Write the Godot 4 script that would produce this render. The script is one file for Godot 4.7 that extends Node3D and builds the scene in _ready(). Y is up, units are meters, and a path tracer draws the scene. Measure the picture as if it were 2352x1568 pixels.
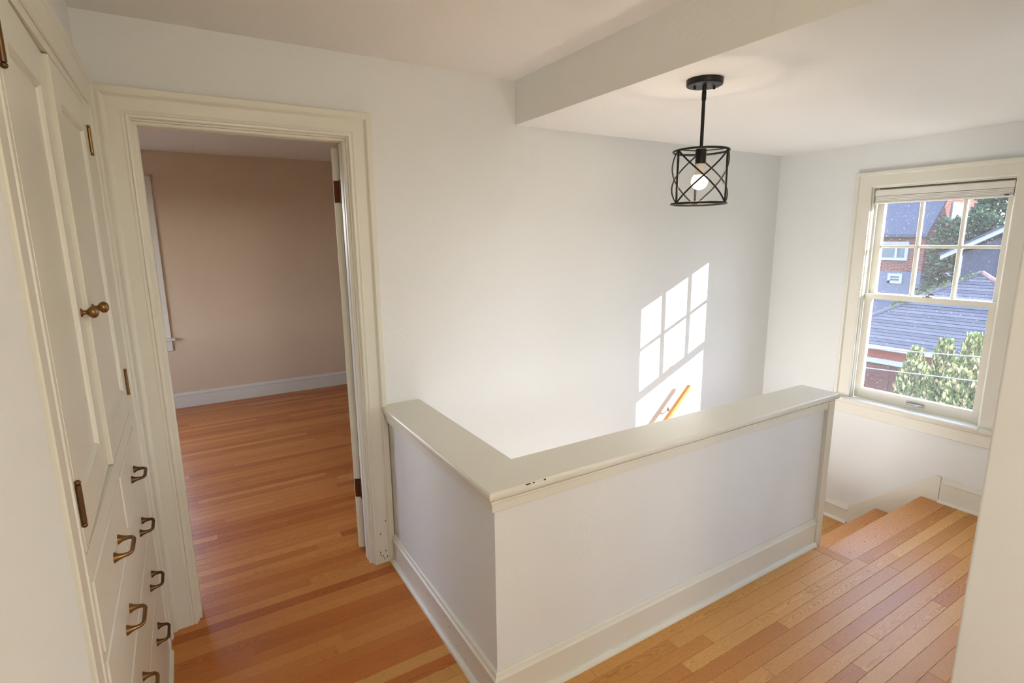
extends Node3D
# A hall at the top of a stair: half wall round the stairwell, a bedroom door, a built-in cabinet and a sash window.
# Metres, y up. The wall with the door is the plane z = 0, the window wall is x = 3.787, the hall floor is y = 0.

const XW := 3.787      # inner face of the window wall
const YC := 2.376      # hall ceiling
const YS := 2.166      # lower ceiling over the stair
const XS := 1.522      # face of the drop between the two ceilings
const PLANK := 0.0572

var M := {}
var used := {}
var rng := RandomNumberGenerator.new()

# ------------------------------------------------------------------ helpers: nodes
func numbered(called: String) -> String:
	if not used.has(called):
		used[called] = 0
		return called
	used[called] += 1
	return "%s_%03d" % [called, used[called]]

func tag(o: Node, label := "", category := "", group := "", kind := "") -> Node:
	if label != "": o.set_meta("label", label)
	if category != "": o.set_meta("category", category)
	if group != "": o.set_meta("group", group)
	if kind != "": o.set_meta("kind", kind)
	return o

func thing(called: String, label: String, category: String, at := Vector3.ZERO, group := "", kind := "") -> Node3D:
	var o := Node3D.new()
	o.name = numbered(called)
	o.position = at
	add_child(o)
	tag(o, label, category, group, kind)
	return o

func tool() -> SurfaceTool:
	var st := SurfaceTool.new()
	st.begin(Mesh.PRIMITIVE_TRIANGLES)
	return st

func part(called: String, st: SurfaceTool, m: Material, parent: Node, at := Vector3.ZERO) -> MeshInstance3D:
	var o := MeshInstance3D.new()
	o.name = called
	o.mesh = st.commit()
	o.material_override = m
	o.position = at
	if parent == self:
		o.name = numbered(called)
	parent.add_child(o, true)
	return o

func single(called: String, st: SurfaceTool, m: Material, label: String, category: String, kind := "", group := "") -> MeshInstance3D:
	var o := part(called, st, m, self)
	tag(o, label, category, group, kind)
	return o

# ------------------------------------------------------------------ helpers: shapes
func tri(st: SurfaceTool, a: Vector3, b: Vector3, c: Vector3, n: Vector3) -> void:
	if (b - a).cross(c - a).dot(n) > 0.0:
		var t := b
		b = c
		c = t
	for p in [a, b, c]:
		st.set_normal(n)
		st.add_vertex(p)

func quad(st: SurfaceTool, a: Vector3, b: Vector3, c: Vector3, d: Vector3, n: Vector3) -> void:
	tri(st, a, b, c, n)
	tri(st, a, c, d, n)

func box(st: SurfaceTool, lo: Vector3, hi: Vector3, ch := 0.0) -> void:
	var mid := (lo + hi) * 0.5
	var h := (hi - lo) * 0.5
	for ax in 3:
		var u := (ax + 1) % 3
		var v := (ax + 2) % 3
		for s in [-1.0, 1.0]:
			var p := []
			for k in [[-1, -1], [1, -1], [1, 1], [-1, 1]]:
				var q := Vector3.ZERO
				q[ax] = s * h[ax]
				q[u] = k[0] * (h[u] - ch)
				q[v] = k[1] * (h[v] - ch)
				p.append(mid + q)
			var n := Vector3.ZERO
			n[ax] = s
			quad(st, p[0], p[1], p[2], p[3], n)
		if ch > 0.0:
			for su in [-1.0, 1.0]:
				for sv in [-1.0, 1.0]:
					var e := []
					for w in [-1.0, 1.0]:
						var a := Vector3.ZERO
						a[ax] = w * (h[ax] - ch)
						a[u] = su * h[u]
						a[v] = sv * (h[v] - ch)
						var b := a
						b[u] = su * (h[u] - ch)
						b[v] = sv * h[v]
						e.append([mid + a, mid + b])
					var n := Vector3.ZERO
					n[u] = su
					n[v] = sv
					quad(st, e[0][0], e[0][1], e[1][1], e[1][0], n.normalized())
	if ch > 0.0:
		for sx in [-1.0, 1.0]:
			for sy in [-1.0, 1.0]:
				for sz in [-1.0, 1.0]:
					var s := Vector3(sx, sy, sz)
					tri(st, mid + s * Vector3(h.x, h.y - ch, h.z - ch), mid + s * Vector3(h.x - ch, h.y, h.z - ch), mid + s * Vector3(h.x - ch, h.y - ch, h.z), s.normalized())

func area2(p: PackedVector2Array) -> float:
	var a := 0.0
	for i in p.size():
		var q := p[(i + 1) % p.size()]
		a += p[i].x * q.y - q.x * p[i].y
	return a

# A closed outline (a: sideways, b: along n) drawn along a path with mitred corners. only >= 0 keeps one stretch.
func sweep(st: SurfaceTool, prof: PackedVector2Array, path: Array, n: Vector3, sgn := 1.0, only := -1, caps := true) -> void:
	var side := []
	for i in path.size() - 1:
		side.append((path[i + 1] - path[i]).normalized().cross(n) * sgn)
	var w := signf(area2(prof))
	var tris := Geometry2D.triangulate_polygon(prof)
	for i in path.size() - 1:
		if only >= 0 and i != only:
			continue
		var rings := []
		for e in 2:
			var k: int = i + e
			var m: Vector3 = side[i]
			if e == 0 and i > 0:
				m = (side[i] + side[i - 1]) / (1.0 + side[i].dot(side[i - 1]))
			elif e == 1 and i < path.size() - 2:
				m = (side[i] + side[i + 1]) / (1.0 + side[i].dot(side[i + 1]))
			var ring := []
			for p in prof:
				ring.append(path[k] + m * p.x + n * p.y)
			rings.append(ring)
		for j in prof.size():
			var j2 := (j + 1) % prof.size()
			var d := prof[j2] - prof[j]
			var o := Vector2(d.y, -d.x).normalized() * w
			quad(st, rings[0][j], rings[0][j2], rings[1][j2], rings[1][j], side[i] * o.x + n * o.y)
		var t: Vector3 = (path[i + 1] - path[i]).normalized()
		for e in 2:
			var open_end: bool = (e == 0 and (i == 0 or only >= 0)) or (e == 1 and (i == path.size() - 2 or only >= 0))
			if caps and open_end:
				for j in range(0, tris.size(), 3):
					tri(st, rings[e][tris[j]], rings[e][tris[j + 1]], rings[e][tris[j + 2]], t * (-1.0 if e == 0 else 1.0))

# An outline in the plane of u and v, given depth along d.
func slab(st: SurfaceTool, prof: PackedVector2Array, at: Vector3, u: Vector3, v: Vector3, d: Vector3) -> void:
	var w := signf(area2(prof))
	var dn := d.normalized()
	var tris := Geometry2D.triangulate_polygon(prof)
	var p := []
	for q in prof:
		p.append(at + u * q.x + v * q.y)
	for j in prof.size():
		var j2 := (j + 1) % prof.size()
		var e := prof[j2] - prof[j]
		var o := Vector2(e.y, -e.x).normalized() * w
		quad(st, p[j], p[j2], p[j2] + d, p[j] + d, u * o.x + v * o.y)
	for j in range(0, tris.size(), 3):
		tri(st, p[tris[j]], p[tris[j + 1]], p[tris[j + 2]], -dn)
		tri(st, p[tris[j]] + d, p[tris[j + 1]] + d, p[tris[j + 2]] + d, dn)

# (radius, height) outline turned about the y axis of xf
func lathe(st: SurfaceTool, prof: Array, segs: int, xf := Transform3D.IDENTITY, smooth := true) -> void:
	var ns := []
	for i in prof.size() - 1:
		var d: Vector2 = prof[i + 1] - prof[i]
		ns.append(Vector2(d.y, -d.x).normalized())
	for i in prof.size() - 1:
		var na: Vector2 = ns[i]
		var nb: Vector2 = ns[i]
		if smooth and i > 0 and ns[i].dot(ns[i - 1]) > 0.6:
			na = (ns[i] + ns[i - 1]).normalized()
		if smooth and i < ns.size() - 1 and ns[i].dot(ns[i + 1]) > 0.6:
			nb = (ns[i] + ns[i + 1]).normalized()
		for k in segs:
			var v := []
			for e in [[i, k, na], [i, k + 1, na], [i + 1, k + 1, nb], [i + 1, k, nb]]:
				var a: float = TAU * e[1] / segs
				var c := Vector3(cos(a), 0, sin(a))
				var q: Vector2 = prof[e[0]]
				v.append([xf * (c * q.x + Vector3.UP * q.y), (xf.basis * (c * e[2].x + Vector3.UP * e[2].y)).normalized()])
			smooth_quad(st, v)

func smooth_quad(st: SurfaceTool, v: Array) -> void:
	for t in [[0, 1, 2], [0, 2, 3]]:
		var a: Vector3 = v[t[0]][0]
		var b: Vector3 = v[t[1]][0]
		var c: Vector3 = v[t[2]][0]
		var g := (b - a).cross(c - a)
		var order: Array = t
		if g.dot(v[t[0]][1] + v[t[1]][1] + v[t[2]][1]) > 0.0:
			order = [t[0], t[2], t[1]]
		for k in order:
			st.set_normal(v[k][1])
			st.add_vertex(v[k][0])

func tube(st: SurfaceTool, pts: Array, radii: Variant, sides := 8, closed := false) -> void:
	var n := pts.size()
	var frames := []
	var up := Vector3.UP
	for i in n:
		var t: Vector3
		if closed:
			t = (pts[(i + 1) % n] - pts[(i + n - 1) % n]).normalized()
		else:
			t = (pts[mini(i + 1, n - 1)] - pts[maxi(i - 1, 0)]).normalized()
		if i == 0 and absf(t.dot(up)) > 0.9:
			up = Vector3.RIGHT
		var b := t.cross(up).normalized()
		up = b.cross(t).normalized()
		frames.append([b, up, t])
	var last := n if closed else n - 1
	for i in last:
		var i2 := (i + 1) % n
		for k in sides:
			var v := []
			for e in [[i, k], [i, k + 1], [i2, k + 1], [i2, k]]:
				var a: float = TAU * e[1] / sides
				var d: Vector3 = frames[e[0]][0] * cos(a) + frames[e[0]][1] * sin(a)
				var r: float = radii[e[0]] if radii is Array else radii
				v.append([pts[e[0]] + d * r, d])
			smooth_quad(st, v)
	if not closed:
		for e in [[0, -1.0], [n - 1, 1.0]]:
			var f: Array = frames[e[0]]
			var r: float = radii[e[0]] if radii is Array else radii
			for k in sides:
				var a := TAU * k / sides
				var b := TAU * (k + 1) / sides
				tri(st, pts[e[0]], pts[e[0]] + (f[0] * cos(a) + f[1] * sin(a)) * r, pts[e[0]] + (f[0] * cos(b) + f[1] * sin(b)) * r, f[2] * e[1])

func mix_box(called: String, lo: Vector3, hi: Vector3, m: Material, parent: Node, ch := 0.0) -> MeshInstance3D:
	var st := tool()
	box(st, lo, hi, ch)
	return part(called, st, m, parent)

# a wall with holes cut through it
func cut_wall(called: String, lo: Vector3, hi: Vector3, holes: Array, m: Material, label: String) -> CSGBox3D:
	var w := CSGBox3D.new()
	w.name = called
	w.size = hi - lo
	w.position = (lo + hi) * 0.5
	w.material = m
	for h in holes:
		var c := CSGBox3D.new()
		c.name = "opening"
		c.operation = CSGShape3D.OPERATION_SUBTRACTION
		c.size = h[1] - h[0]
		c.position = (h[0] + h[1]) * 0.5 - w.position
		c.material = m
		w.add_child(c, true)
	add_child(w)
	tag(w, label, "wall", "", "structure")
	return w

# ------------------------------------------------------------------ materials
func plain(c: Color, rough: float, metal := 0.0) -> StandardMaterial3D:
	var m := StandardMaterial3D.new()
	m.albedo_color = c
	m.roughness = rough
	m.metallic = metal
	return m

func noise_texture(freq: float, seed_value: int, normal: bool, bump := 2.0, size := 512) -> NoiseTexture2D:
	var n := FastNoiseLite.new()
	n.seed = seed_value
	n.frequency = freq
	n.fractal_octaves = 3
	var t := NoiseTexture2D.new()
	t.width = size
	t.height = size
	t.seamless = true
	t.as_normal_map = normal
	t.bump_strength = bump
	t.noise = n
	return t

func paint(c: Color, rough: float, relief: float, texture: Texture2D, scale: float) -> StandardMaterial3D:
	var m := plain(c, rough)
	m.normal_enabled = true
	m.normal_texture = texture
	m.normal_scale = relief
	m.uv1_triplanar = true
	m.uv1_world_triplanar = true
	m.uv1_scale = Vector3.ONE * scale
	return m

func smooth01(a: float, b: float, x: float) -> float:
	var t := clampf((x - a) / (b - a), 0.0, 1.0)
	return t * t * (3.0 - 2.0 * t)

# Oak cut from a log: sixteen lanes of 57 mm by 1.84 m, each a different cut, so rings run as arches or as straight grain.
func oak_image() -> Image:
	var w := 2048
	var h := 1024
	var lanes := 16
	var lane_h := h / lanes
	var data := PackedByteArray()
	data.resize(w * h * 3)
	var wob := FastNoiseLite.new()
	wob.seed = 5
	wob.frequency = 1.0
	wob.fractal_octaves = 3
	var pore := FastNoiseLite.new()
	pore.seed = 9
	pore.frequency = 1.0
	pore.fractal_octaves = 1
	var r := RandomNumberGenerator.new()
	r.seed = 77
	for l in lanes:
		var arch := l % 2 == 0
		var cy := r.randf_range(-0.014, 0.014) if arch else r.randf_range(0.05, 0.11) * (1.0 if r.randf() < 0.5 else -1.0)
		var d0 := r.randf_range(0.004, 0.03)
		var slope := r.randf_range(0.012, 0.03) * (1.0 if r.randf() < 0.5 else -1.0)
		var space := r.randf_range(0.0028, 0.0055)
		var strong := r.randf_range(0.25, 0.75)
		var amp := r.randf_range(0.003, 0.007)
		for x in w:
			var xm := x * 0.0009
			var sway := wob.get_noise_2d(xm * 1.6, l * 13.0) * 0.012
			var dep := d0 + slope * (xm - 0.9) + wob.get_noise_2d(xm * 2.2, l * 7.0 + 200.0) * 0.018
			for yy in lane_h:
				var ym := (yy - lane_h * 0.5) * 0.0009
				var dy := ym - cy - sway
				var q := sqrt(dy * dy + dep * dep) + wob.get_noise_3d(xm * 9.0, ym * 60.0, l * 3.0) * amp * 0.35
				var p := fposmod(q / space, 1.0)
				var ring := smooth01(0.35, 0.86, p) * (1.0 - smooth01(0.9, 1.0, p))
				var streak := pore.get_noise_2d(xm * 55.0, ym * 1500.0 + l * 90.0)
				var dash := smooth01(0.25, 0.7, streak) * (0.35 + 0.65 * ring)
				var broad := wob.get_noise_2d(xm * 1.2 + 40.0, ym * 25.0 + l * 11.0)
				var dark := clampf(0.40 * ring * strong + 0.30 * dash + 0.10 * broad, 0.0, 1.0)
				var at := ((l * lane_h + yy) * w + x) * 3
				data[at] = int(clampf(255.0 * (0.97 - 0.46 * dark + 0.04 * broad), 0, 255))
				data[at + 1] = int(clampf(255.0 * (0.96 - 0.58 * dark + 0.05 * broad), 0, 255))
				data[at + 2] = int(clampf(255.0 * (0.94 - 0.66 * dark + 0.05 * broad), 0, 255))
	return Image.create_from_data(w, h, false, Image.FORMAT_RGB8, data)

func materials() -> void:
	var peel := noise_texture(0.035, 3, true, 3.0)
	var brush := noise_texture(0.02, 8, true, 2.0)
	M.wall = paint(Color(0.90, 0.90, 0.888), 0.75, 0.16, peel, 2.5)
	M.ceiling = paint(Color(0.93, 0.925, 0.905), 0.85, 0.22, peel, 1.7)
	M.trim = paint(Color(0.885, 0.868, 0.81), 0.34, 0.015, brush, 1.5)
	M.bedroom_wall_warm_lit = paint(Color(0.86, 0.78, 0.665), 0.8, 0.16, peel, 2.5)  # warm tone of the bedroom light put into this colour
	M.brass = plain(Color(0.55, 0.42, 0.27), 0.34, 1.0)
	M.old_brass = plain(Color(0.42, 0.32, 0.23), 0.42, 1.0)
	M.rust = plain(Color(0.36, 0.19, 0.09), 0.6, 0.4)
	M.nickel = plain(Color(0.72, 0.72, 0.72), 0.22, 1.0)
	M.steel_dark = plain(Color(0.12, 0.11, 0.10), 0.5, 0.6)
	M.bronze = plain(Color(0.075, 0.066, 0.06), 0.42, 0.35)
	M.bulb_neck = plain(Color(0.93, 0.88, 0.8), 0.5)
	M.bulb = plain(Color(1, 1, 1), 0.4)
	M.bulb.emission_enabled = true
	M.bulb.emission = Color(1.0, 0.95, 0.86)
	M.bulb.emission_energy_multiplier = 3.0
	M.glow_pane = plain(Color(0.9, 0.92, 0.94), 0.6)  # glowing surface of the added stairwell pane
	M.glow_pane.emission_enabled = true
	M.glow_pane.emission = Color(0.92, 0.96, 1.0)
	M.glow_pane.emission_energy_multiplier = 1.0
	M.rail_wood = plain(Color(0.72, 0.50, 0.30), 0.35)
	M.blind = plain(Color(0.90, 0.885, 0.85), 0.6)
	var glass := plain(Color(1, 1, 1, 0.03), 0.02)
	glass.transparency = BaseMaterial3D.TRANSPARENCY_ALPHA
	M.glass = glass
	# dust and dried drops that the sun catches on the panes
	var im := Image.create(256, 256, false, Image.FORMAT_RGBA8)
	var r := RandomNumberGenerator.new()
	r.seed = 4
	im.fill(Color(1, 1, 1, 0.02))
	for k in 1500:
		var x := r.randi_range(0, 255)
		var y := r.randi_range(0, 255)
		im.set_pixel(x, y, Color(1, 1, 1, r.randf_range(0.25, 0.8)))
	for k in 60:
		im.fill_rect(Rect2i(r.randi_range(0, 253), r.randi_range(0, 253), 2, 2), Color(1, 1, 1, r.randf_range(0.6, 1.0)))
	var dust := plain(Color(0.86, 0.88, 0.92, 1.0), 0.9)
	dust.albedo_texture = ImageTexture.create_from_image(im)
	dust.transparency = BaseMaterial3D.TRANSPARENCY_ALPHA
	dust.backlight_enabled = true
	dust.backlight = Color(0.5, 0.5, 0.5)
	dust.uv1_triplanar = true
	dust.uv1_world_triplanar = true
	dust.uv1_scale = Vector3.ONE * 2.2
	M.dust = dust
	var oak := ImageTexture.create_from_image(oak_image())
	M.oak = []
	for c in [Color(0.875, 0.655, 0.375), Color(0.86, 0.63, 0.35), Color(0.845, 0.61, 0.335), Color(0.825, 0.585, 0.315), Color(0.87, 0.655, 0.385), Color(0.80, 0.55, 0.295), Color(0.89, 0.68, 0.41)]:
		var m := plain(c, 0.40)
		m.metallic_specular = 0.4
		m.albedo_texture = oak
		M.oak.append(m)
	M.oak_red = []  # redder, darker oak; dimmer light at the left partly put into colour
	for c in [Color(0.84, 0.54, 0.285), Color(0.81, 0.505, 0.255), Color(0.785, 0.475, 0.235), Color(0.83, 0.53, 0.27), Color(0.745, 0.43, 0.21), Color(0.86, 0.58, 0.315), Color(0.80, 0.485, 0.24)]:
		var m := plain(c, 0.34)
		m.metallic_specular = 0.4
		m.albedo_texture = oak
		M.oak_red.append(m)
	M.oak_nosing = plain(Color(0.85, 0.60, 0.34), 0.38)
	M.oak_nosing.albedo_texture = oak
	M.unseen_pale_floor = plain(Color(0.82, 0.80, 0.76), 0.95)  # pale floor of the unseen room, toned for neutral bounced light
	M.subfloor = plain(Color(0.16, 0.09, 0.05), 0.9)
	# outdoors
	M.shingle = []  # blue of the skylight partly put into these greys
	for c in [Color(0.27, 0.275, 0.30), Color(0.245, 0.25, 0.275), Color(0.29, 0.295, 0.32)]:
		M.shingle.append(plain(c, 0.9))
	M.fascia = plain(Color(0.50, 0.515, 0.55), 0.6)
	M.red_board = plain(Color(0.42, 0.215, 0.175), 0.7)
	M.hip_red = plain(Color(0.40, 0.30, 0.29), 0.9)
	M.garage_door = plain(Color(0.27, 0.155, 0.145), 0.6)
	M.siding = plain(Color(0.215, 0.23, 0.27), 0.8)
	M.foundation = plain(Color(0.31, 0.33, 0.38), 0.9)
	M.slate_roof = plain(Color(0.22, 0.235, 0.275), 0.9)
	M.far_pane = plain(Color(0.30, 0.34, 0.36), 0.1)
	M.ground = plain(Color(0.18, 0.20, 0.15), 0.95)
	M.bark = plain(Color(0.25, 0.19, 0.14), 0.9)
	M.cable = plain(Color(0.45, 0.46, 0.48), 0.5)
	var leaf := plain(Color.WHITE, 0.65)
	leaf.vertex_color_use_as_albedo = true
	leaf.backlight_enabled = true
	leaf.backlight = Color(0.3, 0.35, 0.2)
	M.leaf = leaf
	M.brick = brick_material()
	for m in [M.fascia, M.red_board, M.garage_door, M.siding, M.foundation, M.slate_roof, M.ground, M.brick, M.leaf] + M.shingle:
		m.metallic_specular = 0.12

func brick_material() -> StandardMaterial3D:
	var im := Image.create(256, 256, false, Image.FORMAT_RGB8)
	im.fill(Color(0.46, 0.42, 0.40))
	var r := RandomNumberGenerator.new()
	r.seed = 12
	for row in 16:
		for k in range(-1, 5):
			var x := k * 64 + (32 if row % 2 else 0)
			var t := r.randf_range(0.8, 1.15)
			im.fill_rect(Rect2i(x + 2, row * 16 + 2, 60, 13), Color(0.36 * t, 0.20 * t, 0.17 * t))
	var m := plain(Color.WHITE, 0.9)
	m.albedo_texture = ImageTexture.create_from_image(im)
	m.uv1_triplanar = true
	m.uv1_world_triplanar = true
	m.uv1_scale = Vector3.ONE * 0.85
	return m

# ------------------------------------------------------------------ floor boards
func plank_mesh(lx: float, lz: float, th: float, lane: int, u0: float, along_x := true) -> ArrayMesh:
	# top face at y = 0, corner at the origin, edges eased by 0.9 mm
	var st := tool()
	var c := 0.0009
	var put := func(p: Vector3, n: Vector3) -> void:
		var along := p.x if along_x else p.z
		var cross := p.z if along_x else p.x
		st.set_normal(n)
		st.set_uv(Vector2((u0 + along) / 1.8432, (lane + clampf(cross / (lz if along_x else lx), 0.01, 0.99)) / 16.0))
		st.add_vertex(p)
	var ring := func(inset: float, y: float) -> Array:
		return [Vector3(inset, y, inset), Vector3(lx - inset, y, inset), Vector3(lx - inset, y, lz - inset), Vector3(inset, y, lz - inset)]
	var top: Array = ring.call(c, 0.0)
	var mid: Array = ring.call(0.0, -c)
	var low: Array = ring.call(0.0, -th)
	for t in [[0, 1, 2], [0, 2, 3]]:
		for k in t:
			put.call(top[k], Vector3.UP)
	var ns := [Vector3(0, 0, -1), Vector3(1, 0, 0), Vector3(0, 0, 1), Vector3(-1, 0, 0)]
	for i in 4:
		var j := (i + 1) % 4
		for lay in [[top, mid, (ns[i] + Vector3.UP).normalized()], [mid, low, ns[i]]]:
			for p in [lay[0][i], lay[1][i], lay[1][j], lay[0][i], lay[1][j], lay[0][j]]:
				put.call(p, lay[2])
	return st.commit()

func board(called: String, parent: Node, at: Vector3, lx: float, lz: float, th: float, m: Material, along_x := true) -> void:
	var o := MeshInstance3D.new()
	o.name = called
	o.mesh = plank_mesh(lx, lz, th, rng.randi_range(0, 15), rng.randf_range(0.0, 1.8), along_x)
	o.material_override = m
	o.position = at
	parent.add_child(o, true)

func plank_row(parent: Node, z: float, x0: float, x1: float, y: float, wide := PLANK, kinds := "oak") -> void:
	var x := x0
	var first := true
	while x < x1 - 0.001:
		var l := rng.randf_range(0.38, 1.55)
		if first:
			l *= rng.randf_range(0.3, 1.0)
			first = false
		if x1 - x - l < 0.18:
			l = x1 - x
		l = minf(l, 1.8)
		board("plank", parent, Vector3(x, y, z), l - 0.0006, wide - 0.0006, 0.019, M[kinds][rng.randi_range(0, 6)])
		x += l

func floors() -> void:
	var f := thing("floor", "oiled oak strip floor of the hall round the half wall", "floor", Vector3.ZERO, "", "structure")
	var sub := tool()
	slab(sub, PackedVector2Array([Vector2(-0.5, -0.14), Vector2(0.92, -0.14), Vector2(0.92, 0.92), Vector2(2.72, 0.92), Vector2(2.72, 1.135), Vector2(XW, 1.135), Vector2(XW, 2.09), Vector2(1.4, 2.09), Vector2(1.4, 5.0), Vector2(-0.5, 5.0)]), Vector3(0, -0.16, 0), Vector3.RIGHT, Vector3.BACK, Vector3(0, 0.14, 0))
	part("subfloor", sub, M.subfloor, f)
	rng.seed = 21
	# rows lie on one grid so that they run through the doorway
	for k in range(0, 19):
		var z := k * PLANK
		plank_row(f, z, -0.205, 0.79, 0.0, PLANK, "oak_red" if k < 12 or k % 3 == 1 else "oak")
	for k in range(19, 22):
		plank_row(f, k * PLANK, -0.205, 2.643, 0.0)
	for k in range(22, 37):
		plank_row(f, k * PLANK, -0.205, XW, 0.0)
	for k in range(37, 87):
		plank_row(f, k * PLANK, -0.205, 1.31, 0.0)
	# cross piece at the post, then the bullnosed edge of the top step
	board("nosing_return", f, Vector3(2.6435, 0.0, 1.0868), 0.0555, 0.1712, 0.019, M.oak[3], false)
	sweep_uv_nosing(f, Vector3(2.70, 0, 1.118), XW - 2.70, 0.14, 0.0)
	var b := thing("floor_bedroom", "reddish oak strip floor seen through the bedroom door", "floor", Vector3.ZERO, "", "structure")
	var sb := tool()
	box(sb, Vector3(-1.9, -0.16, -3.72), Vector3(2.7, -0.02, -0.14))
	part("subfloor", sb, M.subfloor, b)
	for k in range(-2, 0):
		plank_row(b, k * PLANK, -0.10, 0.662, 0.0, PLANK, "oak_red")
	for k in range(-63, -2):
		plank_row(b, k * PLANK, -1.0, 2.1, 0.0, PLANK, "oak_red")
	var rest := tool()
	box(rest, Vector3(-1.9, -0.02, -3.6), Vector3(-1.001, 0.0, -0.13))
	part("side_boards", rest, M.oak_nosing, b)

# a tread with a rounded front edge that faces -z: top at y, front at z
func sweep_uv_nosing(parent: Node, at: Vector3, lx: float, deep: float, y: float, called := "nosing_board") -> void:
	var st := tool()
	var prof := []
	for k in 9:
		var a := PI / 2 + PI * k / 8.0
		prof.append(Vector2(0.014 + 0.014 * cos(a), -0.014 + 0.014 * sin(a)))
	prof.append(Vector2(deep, -0.028))
	prof.append(Vector2(deep, 0.0))
	var lane := rng.randi_range(0, 15)
	var u0 := rng.randf()
	for i in prof.size():
		var p: Vector2 = prof[i]
		var q: Vector2 = prof[(i + 1) % prof.size()]
		var d := q - p
		var n := Vector3(0, -d.x, d.y).normalized() * -1.0
		if n.dot(Vector3(0, (p.y + q.y) * 0.5 + 0.014, (p.x + q.x) * 0.5 - deep * 0.5)) < 0.0:
			n = -n
		var v := [Vector3(0, p.y, p.x), Vector3(lx, p.y, p.x), Vector3(lx, q.y, q.x), Vector3(0, q.y, q.x)]
		var order := [0, 1, 2, 0, 2, 3]
		if (v[1] - v[0]).cross(v[2] - v[0]).dot(n) > 0.0:
			order = [0, 2, 1, 0, 3, 2]
		for k in order:
			st.set_normal(n)
			st.set_uv(Vector2((u0 + v[k].x) / 1.8432, (lane + clampf(v[k].z / deep, 0.02, 0.98)) / 16.0))
			st.add_vertex(v[k])
	for e in [0.0, lx]:
		for i in range(1, prof.size() - 1):
			var nn := Vector3(-1 if e == 0.0 else 1, 0, 0)
			var a := Vector3(e, prof[0].y, prof[0].x)
			var b2 := Vector3(e, prof[i].y, prof[i].x)
			var c2 := Vector3(e, prof[i + 1].y, prof[i + 1].x)
			if (b2 - a).cross(c2 - a).dot(nn) > 0.0:
				var t := b2
				b2 = c2
				c2 = t
			for p3 in [a, b2, c2]:
				st.set_normal(nn)
				st.set_uv(Vector2(u0 / 1.8432, (lane + 0.5) / 16.0))
				st.add_vertex(p3)
	part(called, st, M.oak_nosing, parent, Vector3(at.x, y, at.z))

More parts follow.
